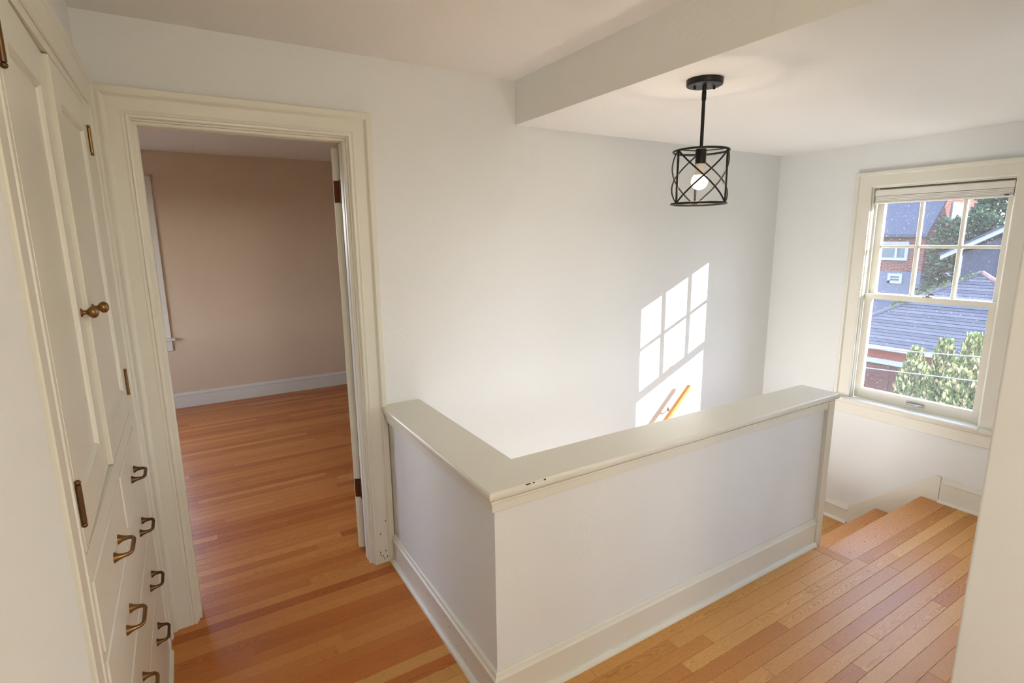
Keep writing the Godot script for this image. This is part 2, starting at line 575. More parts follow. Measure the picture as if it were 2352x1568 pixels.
# ------------------------------------------------------------------ shell
func shell() -> void:
	var w: Material = M.wall
	cut_wall("wall_back", Vector3(-2.0, -3.0, -0.13), Vector3(XW + 0.143, 2.7, 0.0), [[Vector3(-0.112, -0.02, -0.2), Vector3(0.672, 2.042, 0.1)]], w, "white plaster wall with the bedroom doorway, running past the stair")
	cut_wall("wall_window", Vector3(XW, -3.0, 0.0), Vector3(XW + 0.143, 2.7, 2.09), [[Vector3(XW - 0.1, 0.50, 0.625), Vector3(XW + 0.3, 1.905, 1.355)]], w, "white plaster wall holding the sash window above the stair")
	var st := tool()
	box(st, Vector3(-0.5, -0.2, 0.0), Vector3(-0.235, 2.7, 1.73))
	single("wall_left", st, w, "narrow white wall above and behind the built-in cabinet", "wall", "structure")
	# nearer wall to the left, with a rounded plaster corner
	st = tool()
	var prof := PackedVector2Array([Vector2(-0.5, 1.73)])
	for k in 7:
		var a := -PI / 2 + PI / 2 * k / 6.0
		prof.append(Vector2(-0.14 - 0.014 + 0.014 * cos(a), 1.73 + 0.014 + 0.014 * sin(a)))
	prof.append(Vector2(-0.14, 5.14))
	prof.append(Vector2(-0.5, 5.14))
	slab(st, prof, Vector3(0, -0.02, 0), Vector3.RIGHT, Vector3.BACK, Vector3(0, 2.72, 0))
	single("wall_near_left", st, w, "white plaster wall with rounded corner at the left edge of view", "wall", "structure")
	st = tool()
	prof = PackedVector2Array([Vector2(1.305, 5.14)])
	for k in 5:
		var a := PI + PI / 2 * k / 4.0
		prof.append(Vector2(1.305 + 0.005 + 0.005 * cos(a), 2.09 + 0.005 + 0.005 * sin(a)))
	prof.append(Vector2(1.45, 2.09))
	prof.append(Vector2(1.45, 5.14))
	slab(st, prof, Vector3(0, -0.02, 0), Vector3.RIGHT, Vector3.BACK, Vector3(0, 2.72, 0))
	single("wall_near_right", st, w, "shaded plain wall corner at the right edge of view", "wall", "structure")
	# unseen room across the corridor, its doorway and windows placed to light the half wall
	cut_wall("wall_corridor", Vector3(1.45, -0.02, 2.09), Vector3(XW + 0.143, 2.7, 2.23), [[Vector3(1.95, -0.1, 2.0), Vector3(2.78, 2.04, 2.4)]], w, "white corridor wall with an unseen doorway placed to light the half wall")
	cut_wall("unseen_room_wall_right", Vector3(XW, -0.2, 2.23), Vector3(XW + 0.143, 2.7, 5.14), [[Vector3(XW - 0.2, 0.75, 4.05), Vector3(XW + 0.3, 2.1, 4.95)]], w, "window wall of the unseen room across the corridor")
	cut_wall("unseen_room_wall_front", Vector3(1.45, -0.2, 5.0), Vector3(XW, 2.7, 5.14), [[Vector3(2.9, 0.75, 4.8), Vector3(3.65, 2.1, 5.3)]], w, "far wall of the unseen room across the corridor")
	plain_window("window_7", Vector3(2.9, 0.75, 5.04), Vector3(3.65, 2.1, 5.09), "unseen front window of the room across the corridor, placed to light the half wall")
	st = tool()
	box(st, Vector3(1.45, -0.16, 2.09), Vector3(XW, 0.0, 5.0))
	single("unseen_room_floor", st, M.unseen_pale_floor, "pale floor of the unseen room across the corridor, toned to reflect neutral light", "floor", "structure")
	st = tool()
	box(st, Vector3(1.45, 2.376, 2.23), Vector3(XW, 2.6, 5.0))
	single("unseen_room_ceiling", st, M.ceiling, "white ceiling of the unseen room across the corridor", "ceiling", "structure")
	plain_window("window_4", Vector3(XW + 0.05, 0.75, 4.05), Vector3(XW + 0.10, 2.1, 4.95), "unseen side window of the room across the corridor, placed to light the half wall")
	plain_window("window_3", Vector3(-1.98, 0.70, -2.6), Vector3(-1.93, 2.1, -1.4), "unseen window on the left bedroom wall, placed to brighten the bedroom")  # unseen window, sized to brighten the bedroom
	cut_wall("wall_front", Vector3(-0.14, -0.2, 5.0), Vector3(1.305, 2.7, 5.14), [[Vector3(0.25, 1.10, 4.8), Vector3(0.90, 2.10, 5.3)]], w, "white end wall of the hall behind the viewer, with an unseen window placed to light the half wall")
	plain_window("window_5", Vector3(0.25, 1.10, 5.04), Vector3(0.90, 2.10, 5.09), "unseen window at the end of the hall behind the viewer, placed to light the half wall")  # unseen, placed to light the half wall from behind the viewer
	# ceilings
	var c := thing("ceiling", "white ceiling dropping to a lower level over the stair", "ceiling", Vector3.ZERO, "", "structure")
	mix_box("upper_ceiling", Vector3(-0.235, YC, 0.0), Vector3(XS, 2.6, 5.0), M.ceiling, c)
	mix_box("lower_ceiling", Vector3(XS, YS, 0.0), Vector3(XW, 2.6, 2.09), M.ceiling, c)
	# stairwell below
	cut_wall("wall_stair_side", Vector3(0.771, -3.0, 0.0), Vector3(0.915, -0.16, 0.915), [], w, "white wall closing the stairwell below the hall floor")
	st = tool()
	box(st, Vector3(0.915, -3.0, 0.92), Vector3(XW, -0.40, 1.06))
	single("wall_stair_front", st, w, "white wall along the stair below the half wall", "wall", "structure")
	st = tool()
	box(st, Vector3(0.915, -3.0, 0.0), Vector3(XW, -2.85, 0.92))
	single("floor_below", st, M.oak_nosing, "oak floor at the foot of the stair", "floor", "structure")
	# bedroom
	cut_wall("wall_bedroom_far", Vector3(-2.0, -0.2, -3.72), Vector3(2.75, 2.7, -3.575), [[Vector3(-1.66, 0.69, -4.0), Vector3(-0.262, 2.09, -3.4)]], M.bedroom_wall_warm_lit, "shaded far wall of the bedroom seen through the doorway")
	st = tool()
	cut_wall("wall_bedroom_left", Vector3(-2.0, -0.2, -3.575), Vector3(-1.9, 2.7, -0.13), [[Vector3(-2.2, 0.70, -2.6), Vector3(-1.8, 2.1, -1.4)]], M.bedroom_wall_warm_lit, "bedroom side wall to the left of its window")
	st = tool()
	box(st, Vector3(2.65, -0.2, -3.575), Vector3(2.75, 2.7, -0.13))
	single("wall_bedroom_right", st, M.bedroom_wall_warm_lit, "bedroom side wall behind the open door", "wall", "structure")
	st = tool()
	box(st, Vector3(-1.9, 2.415, -3.575), Vector3(2.65, 2.6, -0.13))
	single("ceiling_bedroom", st, M.ceiling, "dim lavender-looking ceiling of the bedroom", "ceiling", "structure")

func plain_window(called: String, lo: Vector3, hi: Vector3, label: String) -> void:
	var o := thing(called, label, "window", Vector3.ZERO, "", "structure")
	var ax := 0 if hi.x - lo.x > 0.5 else 2
	for y in [lo.y, (lo.y + hi.y) * 0.5 - 0.02, hi.y - 0.04]:
		mix_box("rail", Vector3(lo.x, y, lo.z), Vector3(hi.x, y + 0.04, hi.z), M.trim, o)
	for e in [0.0, 1.0]:
		var a := lo
		var b := hi
		if e == 0.0:
			b[ax] = lo[ax] + 0.04
		else:
			a[ax] = hi[ax] - 0.04
		mix_box("stile", a, b, M.trim, o)
	var mid := (lo + hi) * 0.5
	var g0 := lo
	var g1 := hi
	g0[2 - ax] = mid[2 - ax] - 0.002
	g1[2 - ax] = mid[2 - ax] + 0.002
	mix_box("pane", g0, g1, M.glass, o)

func base_profile(h: float, t := 0.016) -> PackedVector2Array:
	return PackedVector2Array([Vector2(0, 0), Vector2(t, 0), Vector2(t, h - 0.034), Vector2(t + 0.004, h - 0.030), Vector2(t + 0.004, h - 0.022), Vector2(t - 0.002, h - 0.016), Vector2(t - 0.006, h - 0.004), Vector2(t - 0.010, h), Vector2(0, h)])

func shoe_profile(t := 0.016, r := 0.017) -> PackedVector2Array:
	var p := PackedVector2Array([Vector2(t, 0), Vector2(t + r, 0)])
	for k in range(1, 6):
		var a := PI / 2 * k / 5.0
		p.append(Vector2(t + r * cos(a), r * 1.1 * sin(a)))
	return p

func baseboard(called: String, path: Array, h: float, label: String, shoe := true) -> void:
	var o := thing(called, label, "baseboard", Vector3.ZERO, "", "structure")
	var st := tool()
	sweep(st, base_profile(h), path, Vector3.UP)
	part("board", st, M.trim, o)
	if shoe:
		st = tool()
		sweep(st, shoe_profile(), path, Vector3.UP)
		part("shoe_moulding", st, M.trim, o)

func half_wall() -> void:
	var o := thing("wall_half", "white L-shaped half wall with a cream wooden cap guarding the stairwell", "half wall", Vector3.ZERO, "", "structure")
	var st := tool()
	slab(st, PackedVector2Array([Vector2(0.771, 0.001), Vector2(0.771, 1.062), Vector2(2.676, 1.062), Vector2(2.676, 0.918), Vector2(0.915, 0.918), Vector2(0.915, 0.001)]), Vector3(0, -0.155, 0), Vector3.RIGHT, Vector3.BACK, Vector3(0, 0.943, 0))
	part("plaster_body", st, M.wall, o)
	# mitred cap boards with an eased edge
	var path := [Vector3(0.740, 0, 0.001), Vector3(0.740, 0, 1.088), Vector3(2.757, 0, 1.088)]
	var cap := PackedVector2Array()
	for k in 7:
		var a := -PI / 2 + PI * k / 6.0
		cap.append(Vector2(-0.007 + 0.007 * cos(a), 0.8025 + 0.0145 * sin(a)))
	for k in 7:
		var a := PI / 2 + PI * k / 6.0
		cap.append(Vector2(-0.200 + 0.007 * cos(a), 0.8025 + 0.0145 * sin(a)))
	for leg in 2:
		st = tool()
		sweep(st, cap, path, Vector3.UP, 1.0, leg)
		part("cap_board", st, M.trim, o)
	var face := [Vector3(0.771, 0, 0.032), Vector3(0.771, 0, 1.062), Vector3(2.672, 0, 1.062)]
	st = tool()
	sweep(st, PackedVector2Array([Vector2(0, 0.776), Vector2(0.019, 0.776), Vector2(0.024, 0.780), Vector2(0.024, 0.788), Vector2(0, 0.788)]), face, Vector3.UP)
	part("bed_moulding", st, M.trim, o)
	st = tool()
	sweep(st, PackedVector2Array([Vector2(0, 0.747), Vector2(0.017, 0.747), Vector2(0.019, 0.749), Vector2(0.019, 0.776), Vector2(0, 0.776)]), face, Vector3.UP)
	part("apron", st, M.trim, o)
	mix_box("end_post", Vector3(2.6765, -0.02, 0.90), Vector3(2.728, 0.788, 1.084), M.trim, o, 0.002)
	baseboard("baseboard_half_wall", [Vector3(0.771, 0, 0.032), Vector3(0.771, 0, 1.062), Vector3(2.676, 0, 1.062)], 0.148, "cream baseboard and shoe moulding along the half wall")

func stairs() -> void:
	var o := thing("stairs", "oak steps turning down from the hall past a landing", "stairs", Vector3.ZERO, "", "structure")
	rng.seed = 31
	mix_box("riser", Vector3(2.73, -0.19, 1.10), Vector3(XW - 0.018, -0.029, 1.115), M.oak_nosing_plain, o)
	sweep_uv_nosing(o, Vector3(2.73, 0, 0.878), XW - 2.73 - 0.018, 0.235, -0.19, "tread")
	mix_box("riser", Vector3(2.73, -0.40, 0.90), Vector3(XW - 0.018, -0.219, 0.915), M.oak_nosing_plain, o)
	# landing of strip boards
	mix_box("landing_base", Vector3(2.72, -0.55, 0.002), Vector3(XW, -0.40, 0.915), M.subfloor, o)
	for k in 16:
		var z := k * PLANK
		plank_row(o, z, 2.76, XW, -0.38, PLANK if k < 15 else 0.045)
	# flight down to the left
	for k in 11:
		var y := -0.38 - 0.19 * (k + 1)
		var x := 2.76 - 0.215 * (k + 1)
		mix_box("riser", Vector3(x + 0.205, y, 0.002), Vector3(x + 0.217, y + 0.162, 0.915), M.trim, o)
		var st := tool()
		box(st, Vector3(x - 0.02, y - 0.028, 0.002), Vector3(x + 0.205, y, 0.915), 0.004)
		part("lower_tread", st, M.oak_nosing_plain, o)
	# skirting that follows the two top steps on the window wall
	var s := thing("trim_1", "stepped cream skirt board on the window wall beside the top steps", "skirting", Vector3.ZERO, "", "structure")
	var st2 := tool()
	slab(st2, PackedVector2Array([Vector2(1.212, -0.03), Vector2(1.212, 0.152), Vector2(1.205, 0.158), Vector2(1.186, 0.158), Vector2(0.718, -0.250), Vector2(0.718, -0.40), Vector2(0.90, -0.40)]), Vector3(XW - 0.018, 0, 0), Vector3.BACK, Vector3.UP, Vector3(0.018, 0, 0))
	part("skirt_board", st2, M.trim, s)
	baseboard("baseboard_landing", [Vector3(2.9, -0.38, 0), Vector3(XW, -0.38, 0), Vector3(XW, -0.38, 0.717)].map(func(p): return p), 0.125, "cream baseboard round the stair landing below the window")
	baseboard("baseboard_right", [Vector3(XW, 0, 1.214), Vector3(XW, 0, 2.09)], 0.150, "cream baseboard under the window at the top of the stair")

# ------------------------------------------------------------------ bedroom door and its casing
func casing_profile() -> PackedVector2Array:
	return PackedVector2Array([Vector2(0, 0), Vector2(0, 0.013), Vector2(0.004, 0.017), Vector2(0.010, 0.0175), Vector2(0.014, 0.0135), Vector2(0.022, 0.0175), Vector2(0.026, 0.0165), Vector2(0.066, 0.0165), Vector2(0.070, 0.019), Vector2(0.076, 0.026), Vector2(0.080, 0.028), Vector2(0.099, 0.028), Vector2(0.102, 0.025), Vector2(0.102, 0)])

func doorway() -> void:
	var t := thing("trim_2", "cream moulded casing and jambs round the bedroom doorway", "door casing", Vector3.ZERO, "", "structure")
	var path := [Vector3(-0.106, 0, 0), Vector3(-0.106, 2.038, 0), Vector3(0.666, 2.038, 0), Vector3(0.666, 0, 0)]
	for k in 3:
		var st := tool()
		sweep(st, casing_profile(), path, Vector3.BACK, -1.0, k)
		part("casing_board", st, M.trim, t)
	var jamb := [Vector3(-0.100, 0, -0.065), Vector3(-0.100, 2.032, -0.065), Vector3(0.660, 2.032, -0.065), Vector3(0.660, 0, -0.065)]
	var st := tool()
	sweep(st, PackedVector2Array([Vector2(0, -0.066), Vector2(0.012, -0.066), Vector2(0.012, 0.066), Vector2(0, 0.066)]), jamb, Vector3.BACK, -1.0)
	part("jamb", st, M.trim, t)
	st = tool()
	sweep(st, PackedVector2Array([Vector2(0, -0.022), Vector2(0, 0.05), Vector2(-0.008, 0.05), Vector2(-0.012, 0.046), Vector2(-0.012, 0.034), Vector2(-0.009, 0.030), Vector2(-0.009, 0.016), Vector2(-0.012, 0.012), Vector2(-0.012, -0.022)]), jamb, Vector3.BACK, -1.0)
	part("door_stop", st, M.trim, t)
	st = tool()
	sweep(st, PackedVector2Array([Vector2(0.006, -0.083), Vector2(0.006, -0.066), Vector2(0.10, -0.066), Vector2(0.10, -0.088)]), jamb, Vector3.BACK, -1.0)
	part("bedroom_casing", st, M.trim, t)
	# the door, folded back into the bedroom: only its hinge edge shows
	var d := thing("door_1", "cream painted bedroom door swung open, hinge edge showing in the doorway", "door", Vector3(0.662, 0.0, -0.152), "", "structure")
	d.rotation.y = deg_to_rad(-125.0)
	# own axes: leaf runs to -x, thickness towards +z
	st = tool()
	box(st, Vector3(-0.745, 0.012, 0.0), Vector3(-0.002, 2.018, 0.035), 0.002)
	part("leaf", st, M.trim, d)
	for y in [1.772, 0.30]:
		st = tool()
		box(st, Vector3(-0.0025, y, 0.003), Vector3(0.0005, y + 0.098, 0.031))
		var h := part("hinge", st, M.rust, d)
		st = tool()
		tube(st, [Vector3(0.005, y - 0.004, -0.004), Vector3(0.005, y + 0.102, -0.004)], 0.0055, 10)
		part("hinge_pin", st, M.old_brass, h)
	baseboard("baseboard_bedroom", [Vector3(-1.9, 0, -3.575), Vector3(2.65, 0, -3.575)], 0.150, "shaded baseboard along the far bedroom wall", false)

func bedroom_window() -> void:
	var o := thing("window_2", "bedroom window mostly hidden behind the left door jamb", "window", Vector3.ZERO, "", "structure")
	var x0 := -1.65
	var x1 := -0.272
	var st := tool()
	sweep(st, PackedVector2Array([Vector2(0, 0), Vector2(0, 0.016), Vector2(0.105, 0.020), Vector2(0.108, 0.018), Vector2(0.108, 0)]), [Vector3(x0, 0.702, -3.575), Vector3(x0, 2.075, -3.575), Vector3(x1, 2.075, -3.575), Vector3(x1, 0.702, -3.575)], Vector3.BACK, -1.0)
	part("casing", st, M.trim, o)
	mix_box("stool", Vector3(x0 - 0.14, 0.676, -3.70), Vector3(x1 + 0.142, 0.70, -3.525), M.trim, o, 0.004)
	mix_box("apron", Vector3(x0 - 0.11, 0.575, -3.575), Vector3(x1 + 0.112, 0.675, -3.557), M.trim, o, 0.003)
	for r in [[0.70, 1.40, -3.63], [1.36, 2.09, -3.66]]:
		var s := tool()
		sweep(s, PackedVector2Array([Vector2(0, 0), Vector2(0, 0.03), Vector2(-0.045, 0.03), Vector2(-0.045, 0)]), [Vector3(x0, r[0], r[2]), Vector3(x0, r[1], r[2]), Vector3(x1, r[1], r[2]), Vector3(x1, r[0], r[2]), Vector3(x0, r[0], r[2])], Vector3.BACK, -1.0)
		var sash := part("sash", s, M.trim, o)
		mix_box("pane", Vector3(x0 + 0.04, r[0] + 0.04, r[2] + 0.012), Vector3(x1 - 0.04, r[1] - 0.04, r[2] + 0.016), M.glass, sash)
	var c := thing("curtain_rod", "short pale bracket and rod at the top corner of the bedroom window casing", "curtain rod")
	st = tool()
	tube(st, [Vector3(x0 - 0.1, 2.178, -3.54), Vector3(x1 + 0.105, 2.178, -3.54)], 0.009, 10)
	part("rod", st, M.bulb_neck, c)
	mix_box("bracket", Vector3(x1 + 0.108, 2.155, -3.575), Vector3(x1 + 0.124, 2.20, -3.525), M.nickel, c, 0.002)

# ------------------------------------------------------------------ sash window above the stair
func frame_of(z0: float, z1: float, y0: float, y1: float, x: float, th: float, left: float, top: float, bottom: float, m: Material, called: String, parent: Node) -> MeshInstance3D:
	# stiles and rails of a sash joined into one piece; small sticking bevel round the glass
	var st := tool()
	box(st, Vector3(x, y0, z0), Vector3(x + th, y1, z0 + left), 0.0015)
	box(st, Vector3(x, y0, z1 - left), Vector3(x + th, y1, z1), 0.0015)
	box(st, Vector3(x + 0.0005, y0, z0 + left - 0.001), Vector3(x + th - 0.0005, y0 + bottom, z1 - left + 0.001))
	box(st, Vector3(x + 0.0005, y1 - top, z0 + left - 0.001), Vector3(x + th - 0.0005, y1, z1 - left + 0.001))
	return part(called, st, m, parent)

func stair_window() -> void:
	var o := thing("window_1", "cream double-hung sash window, six small panes over one large pane", "window", Vector3.ZERO, "", "structure")
	var path := [Vector3(XW, 0.517, 0.640), Vector3(XW, 1.893, 0.640), Vector3(XW, 1.893, 1.342), Vector3(XW, 0.517, 1.342)]
	var prof := PackedVector2Array([Vector2(0, 0), Vector2(0, 0.012), Vector2(0.006, 0.016), Vector2(0.010, 0.0165), Vector2(0.068, 0.0165), Vector2(0.072, 0.020), Vector2(0.076, 0.026), Vector2(0.091, 0.026), Vector2(0.094, 0.023), Vector2(0.094, 0)])
	for k in 3:
		var st := tool()
		sweep(st, prof, path, Vector3.LEFT, -1.0, k)
		part("casing_board", st, M.trim, o)
	# jamb liner, stops and parting beads
	var jp := [Vector3(XW, 0.502, 0.636), Vector3(XW, 1.897, 0.636), Vector3(XW, 1.897, 1.346), Vector3(XW, 0.502, 1.346)]
	var st := tool()
	sweep(st, PackedVector2Array([Vector2(0, 0), Vector2(0.0105, 0), Vector2(0.0105, -0.143), Vector2(0, -0.143)]), jp, Vector3.LEFT, -1.0)
	part("jamb", st, M.trim, o)
	st = tool()
	sweep(st, PackedVector2Array([Vector2(0, -0.004), Vector2(0, -0.034), Vector2(-0.007, -0.034), Vector2(-0.011, -0.029), Vector2(-0.011, -0.008), Vector2(-0.008, -0.004)]), jp, Vector3.LEFT, -1.0)
	part("inner_stop", st, M.trim, o)
	st = tool()
	sweep(st, PackedVector2Array([Vector2(0, -0.106), Vector2(0, -0.125), Vector2(-0.008, -0.125), Vector2(-0.008, -0.106)]), jp, Vector3.LEFT, -1.0)
	part("outer_stop", st, M.trim, o)
	# stool and apron
	st = tool()
	var sp := PackedVector2Array([Vector2(XW + 0.143, 0.494), Vector2(XW + 0.143, 0.508), Vector2(XW + 0.03, 0.517), Vector2(XW - 0.040, 0.517)])
	for k in range(1, 6):
		var a := PI / 2 + PI * k / 6.0
		sp.append(Vector2(XW - 0.040 + 0.011 * cos(a), 0.506 + 0.011 * sin(a)))
	sp.append(Vector2(XW - 0.040, 0.494))
	slab(st, sp, Vector3(0, 0, 0.6265), Vector3.RIGHT, Vector3.UP, Vector3(0, 0, 0.727))
	part("stool", st, M.trim, o)
	for e in [[0.525, 0.6265], [1.3535, 1.456]]:
		mix_box("stool_horn", Vector3(XW - 0.050, 0.4945, e[0]), Vector3(XW, 0.5168, e[1]), M.trim, o, 0.004)
	st = tool()
	sweep(st, PackedVector2Array([Vector2(0, 0), Vector2(0, 0.028), Vector2(-0.012, 0.028), Vector2(-0.020, 0.018), Vector2(-0.024, 0.016), Vector2(-0.088, 0.016), Vector2(-0.092, 0.012), Vector2(-0.092, 0)]), [Vector3(XW, 0.494, 0.548), Vector3(XW, 0.494, 1.434)], Vector3.LEFT, -1.0)
	part("apron", st, M.trim, o)
	# upper sash, further out
	var up := frame_of(0.646, 1.336, 1.190, 1.896, XW + 0.070, 0.034, 0.042, 0.104, 0.034, M.trim, "upper_sash", o)
	var zs := [0.688, 0.888, 1.100, 1.294]
	for z in [0.8905, 1.1055]:
		mix_box("muntin", Vector3(XW + 0.073, 1.224, z - 0.010), Vector3(XW + 0.101, 1.792, z + 0.010), M.trim, up, 0.004)
	var cols := [0.688, 0.8905, 1.1055, 1.294]
	var rows := [1.224, 1.523, 1.792]
	for k in 3:
		mix_box("muntin", Vector3(XW + 0.074, 1.514, cols[k] + (0.0 if k == 0 else 0.010)), Vector3(XW + 0.100, 1.533, cols[k + 1] - (0.0 if k == 2 else 0.010)), M.trim, up, 0.004)
		for r in 2:
			var lo := Vector3(XW + 0.086, rows[r], cols[k])
			var hi := Vector3(XW + 0.089, rows[r + 1], cols[k + 1])
			mix_box("pane", lo, hi, M.glass, up)
			var ds := tool()
			quad(ds, Vector3(lo.x - 0.001, lo.y, lo.z), Vector3(lo.x - 0.001, hi.y, lo.z), Vector3(lo.x - 0.001, hi.y, hi.z), Vector3(lo.x - 0.001, lo.y, hi.z), Vector3.LEFT)
			tag(part("dust", ds, M.dust, up), "", "", "", "stuff")
	# lower sash
	var low := frame_of(0.646, 1.336, 0.519, 1.222, XW + 0.035, 0.034, 0.042, 0.034, 0.068, M.trim, "lower_sash", o)
	mix_box("pane", Vector3(XW + 0.051, 0.585, 0.686), Vector3(XW + 0.054, 1.190, 1.296), M.glass, low)
	var dl := tool()
	quad(dl, Vector3(XW + 0.050, 0.586, 0.687), Vector3(XW + 0.050, 1.189, 0.687), Vector3(XW + 0.050, 1.189, 1.295), Vector3(XW + 0.050, 0.586, 1.295), Vector3.LEFT)
	tag(part("dust", dl, M.dust, low), "", "", "", "stuff")
	# lift handle on the bottom rail
	st = tool()
	box(st, Vector3(XW + 0.032, 0.540, 0.960), Vector3(XW + 0.0348, 0.566, 1.060), 0.001)
	var lift := part("sash_lift", st, M.nickel, low)
	st = tool()
	tube(st, [Vector3(XW + 0.033, 0.553, 0.968), Vector3(XW + 0.018, 0.553, 0.974), Vector3(XW + 0.012, 0.553, 0.985), Vector3(XW + 0.012, 0.553, 1.035), Vector3(XW + 0.018, 0.553, 1.046), Vector3(XW + 0.033, 0.553, 1.052)], 0.0045, 8)
	tag(lift, "small dull metal sash lift")
	part("lift_bar", st, M.nickel, low)
	# lock on the meeting rail
	st = tool()
	box(st, Vector3(XW + 0.042, 1.2225, 0.966), Vector3(XW + 0.064, 1.2265, 1.022), 0.001)
	box(st, Vector3(XW + 0.045, 1.2265, 0.982), Vector3(XW + 0.060, 1.2345, 1.004), 0.002)
	part("sash_lock", st, M.nickel, low)
	st = tool()
	tube(st, [Vector3(XW + 0.052, 1.236, 0.994), Vector3(XW + 0.046, 1.240, 1.006), Vector3(XW + 0.040, 1.240, 1.026)], 0.0035, 8)
	part("lock_lever", st, M.steel_dark, low)
	# shade rolled up under the head casing
	var b := thing("roller_blind", "rolled-up off-white blind under the head of the stair window", "blind")
	st = tool()
	slab(st, PackedVector2Array([Vector2(3.800, 1.838), Vector2(3.800, 1.872), Vector2(3.804, 1.876), Vector2(3.846, 1.876), Vector2(3.846, 1.838)]), Vector3(0, 0, 0.652), Vector3.RIGHT, Vector3.UP, Vector3(0, 0, 0.678))
	part("headrail", st, M.blind, b)
	for k in 4:
		var y := 1.8285 - 0.0085 * k
		mix_box("slat", Vector3(3.803 + 0.001 * (k % 2), y, 0.654), Vector3(3.843, y + 0.008, 1.328), M.blind, b, 0.002)
	mix_box("bottom_rail", Vector3(3.801, 1.790, 0.652), Vector3(3.845, 1.8025, 1.330), M.blind, b, 0.003)
	mix_box("pull_tab", Vector3(3.796, 1.799, 1.292), Vector3(3.8005, 1.803, 1.312), M.steel_dark, b)

# ------------------------------------------------------------------ built-in cabinet
func panel_door(z0: float, z1: float, y0: float, y1: float, parent: Node, pivot_z: float, ajar: float) -> Node3D:
	# a frame and a sunk panel; own axes sit on the hinge line, x = 0 is the face
	var d := Node3D.new()
	d.name = "door"
	d.position = Vector3(-0.2055, 0, pivot_z)
	d.rotation.y = ajar
	parent.add_child(d, true)
	var lo := Vector3(-0.016, y0, z0 - pivot_z)
	var hi := Vector3(0.0, y1, z1 - pivot_z)
	var s := 0.086
	var st := tool()
	box(st, lo, Vector3(hi.x, hi.y, lo.z + s), 0.0015)
	box(st, Vector3(lo.x, lo.y, hi.z - s), hi, 0.0015)
	box(st, Vector3(lo.x, lo.y, lo.z + s - 0.001), Vector3(hi.x - 0.0003, lo.y + s, hi.z - s + 0.001))
	box(st, Vector3(lo.x, hi.y - s, lo.z + s - 0.001), Vector3(hi.x - 0.0003, hi.y, hi.z - s + 0.001))
	part("door_frame", st, M.trim, d)
	st = tool()
	box(st, Vector3(lo.x, lo.y + s, lo.z + s), Vector3(-0.0085, hi.y - s, hi.z - s))
	var ring := [Vector3(-0.0085, lo.y + s, lo.z + s), Vector3(-0.0085, hi.y - s, lo.z + s), Vector3(-0.0085, hi.y - s, hi.z - s), Vector3(-0.0085, lo.y + s, hi.z - s), Vector3(-0.0085, lo.y + s, lo.z + s)]
	sweep(st, PackedVector2Array([Vector2(0, 0), Vector2(-0.009, 0), Vector2(-0.007, 0.004), Vector2(-0.002, 0.0075), Vector2(0, 0.0075)]), ring, Vector3.RIGHT, 1.0)
	part("door_panel", st, M.trim, d)
	return d

func knob(parent: Node, at: Vector3) -> void:
	var st := tool()
	var prof := [Vector2(0.0, 0.0), Vector2(0.0105, 0.0), Vector2(0.0100, 0.002), Vector2(0.0055, 0.005), Vector2(0.0050, 0.010), Vector2(0.0085, 0.0135)]
	for k in 9:
		var a := -0.9 + (PI / 2 + 0.9) * k / 8.0
		prof.append(Vector2(0.0145 * cos(a), 0.023 + 0.0115 * sin(a)))
	lathe(st, prof, 20, Transform3D(Basis(Vector3.BACK, -PI / 2), at))
	part("knob", st, M.brass, parent)

func cabinet_hinge(parent: Node, at: Vector3, m: Material) -> void:
	var st := tool()
	tube(st, [at + Vector3(0, -0.036, 0), at + Vector3(0, 0.036, 0)], 0.0048, 10)
	for s in [-1.0, 1.0]:
		var prof := []
		for k in 7:
			var a := -PI / 2 + PI * k / 6.0
			prof.append(Vector2(0.0052 * cos(a), 0.005 * sin(a)))
		lathe(st, prof, 10, Transform3D(Basis.IDENTITY, at + Vector3(0, s * 0.041, 0)))
	part("hinge", st, m, parent)

func bail_pull(parent: Node, at: Vector3) -> void:
	# two flared feet and a bar between them
	var st := tool()
	var half := 0.045
	var pts := []
	var rad := []
	pts.append_array([Vector3(0.0, 0, -half), Vector3(0.003, 0, -half), Vector3(0.009, 0, -half), Vector3(0.017, 0, -half + 0.001), Vector3(0.026, 0, -half + 0.003), Vector3(0.031, 0, -half + 0.009), Vector3(0.033, 0, -half + 0.018)])
	rad.append_array([0.0125, 0.0112, 0.0075, 0.0052, 0.0046, 0.0046, 0.0047])
	for k in range(6, -1, -1):
		var p: Vector3 = pts[k]
		pts.append(Vector3(p.x, p.y, -p.z))
		rad.append(rad[k])
	var here := []
	for p in pts:
		here.append(p + at)
	tube(st, here, rad, 12)
	part("pull", st, M.old_brass if at.z < 0.7 else M.brass, parent)

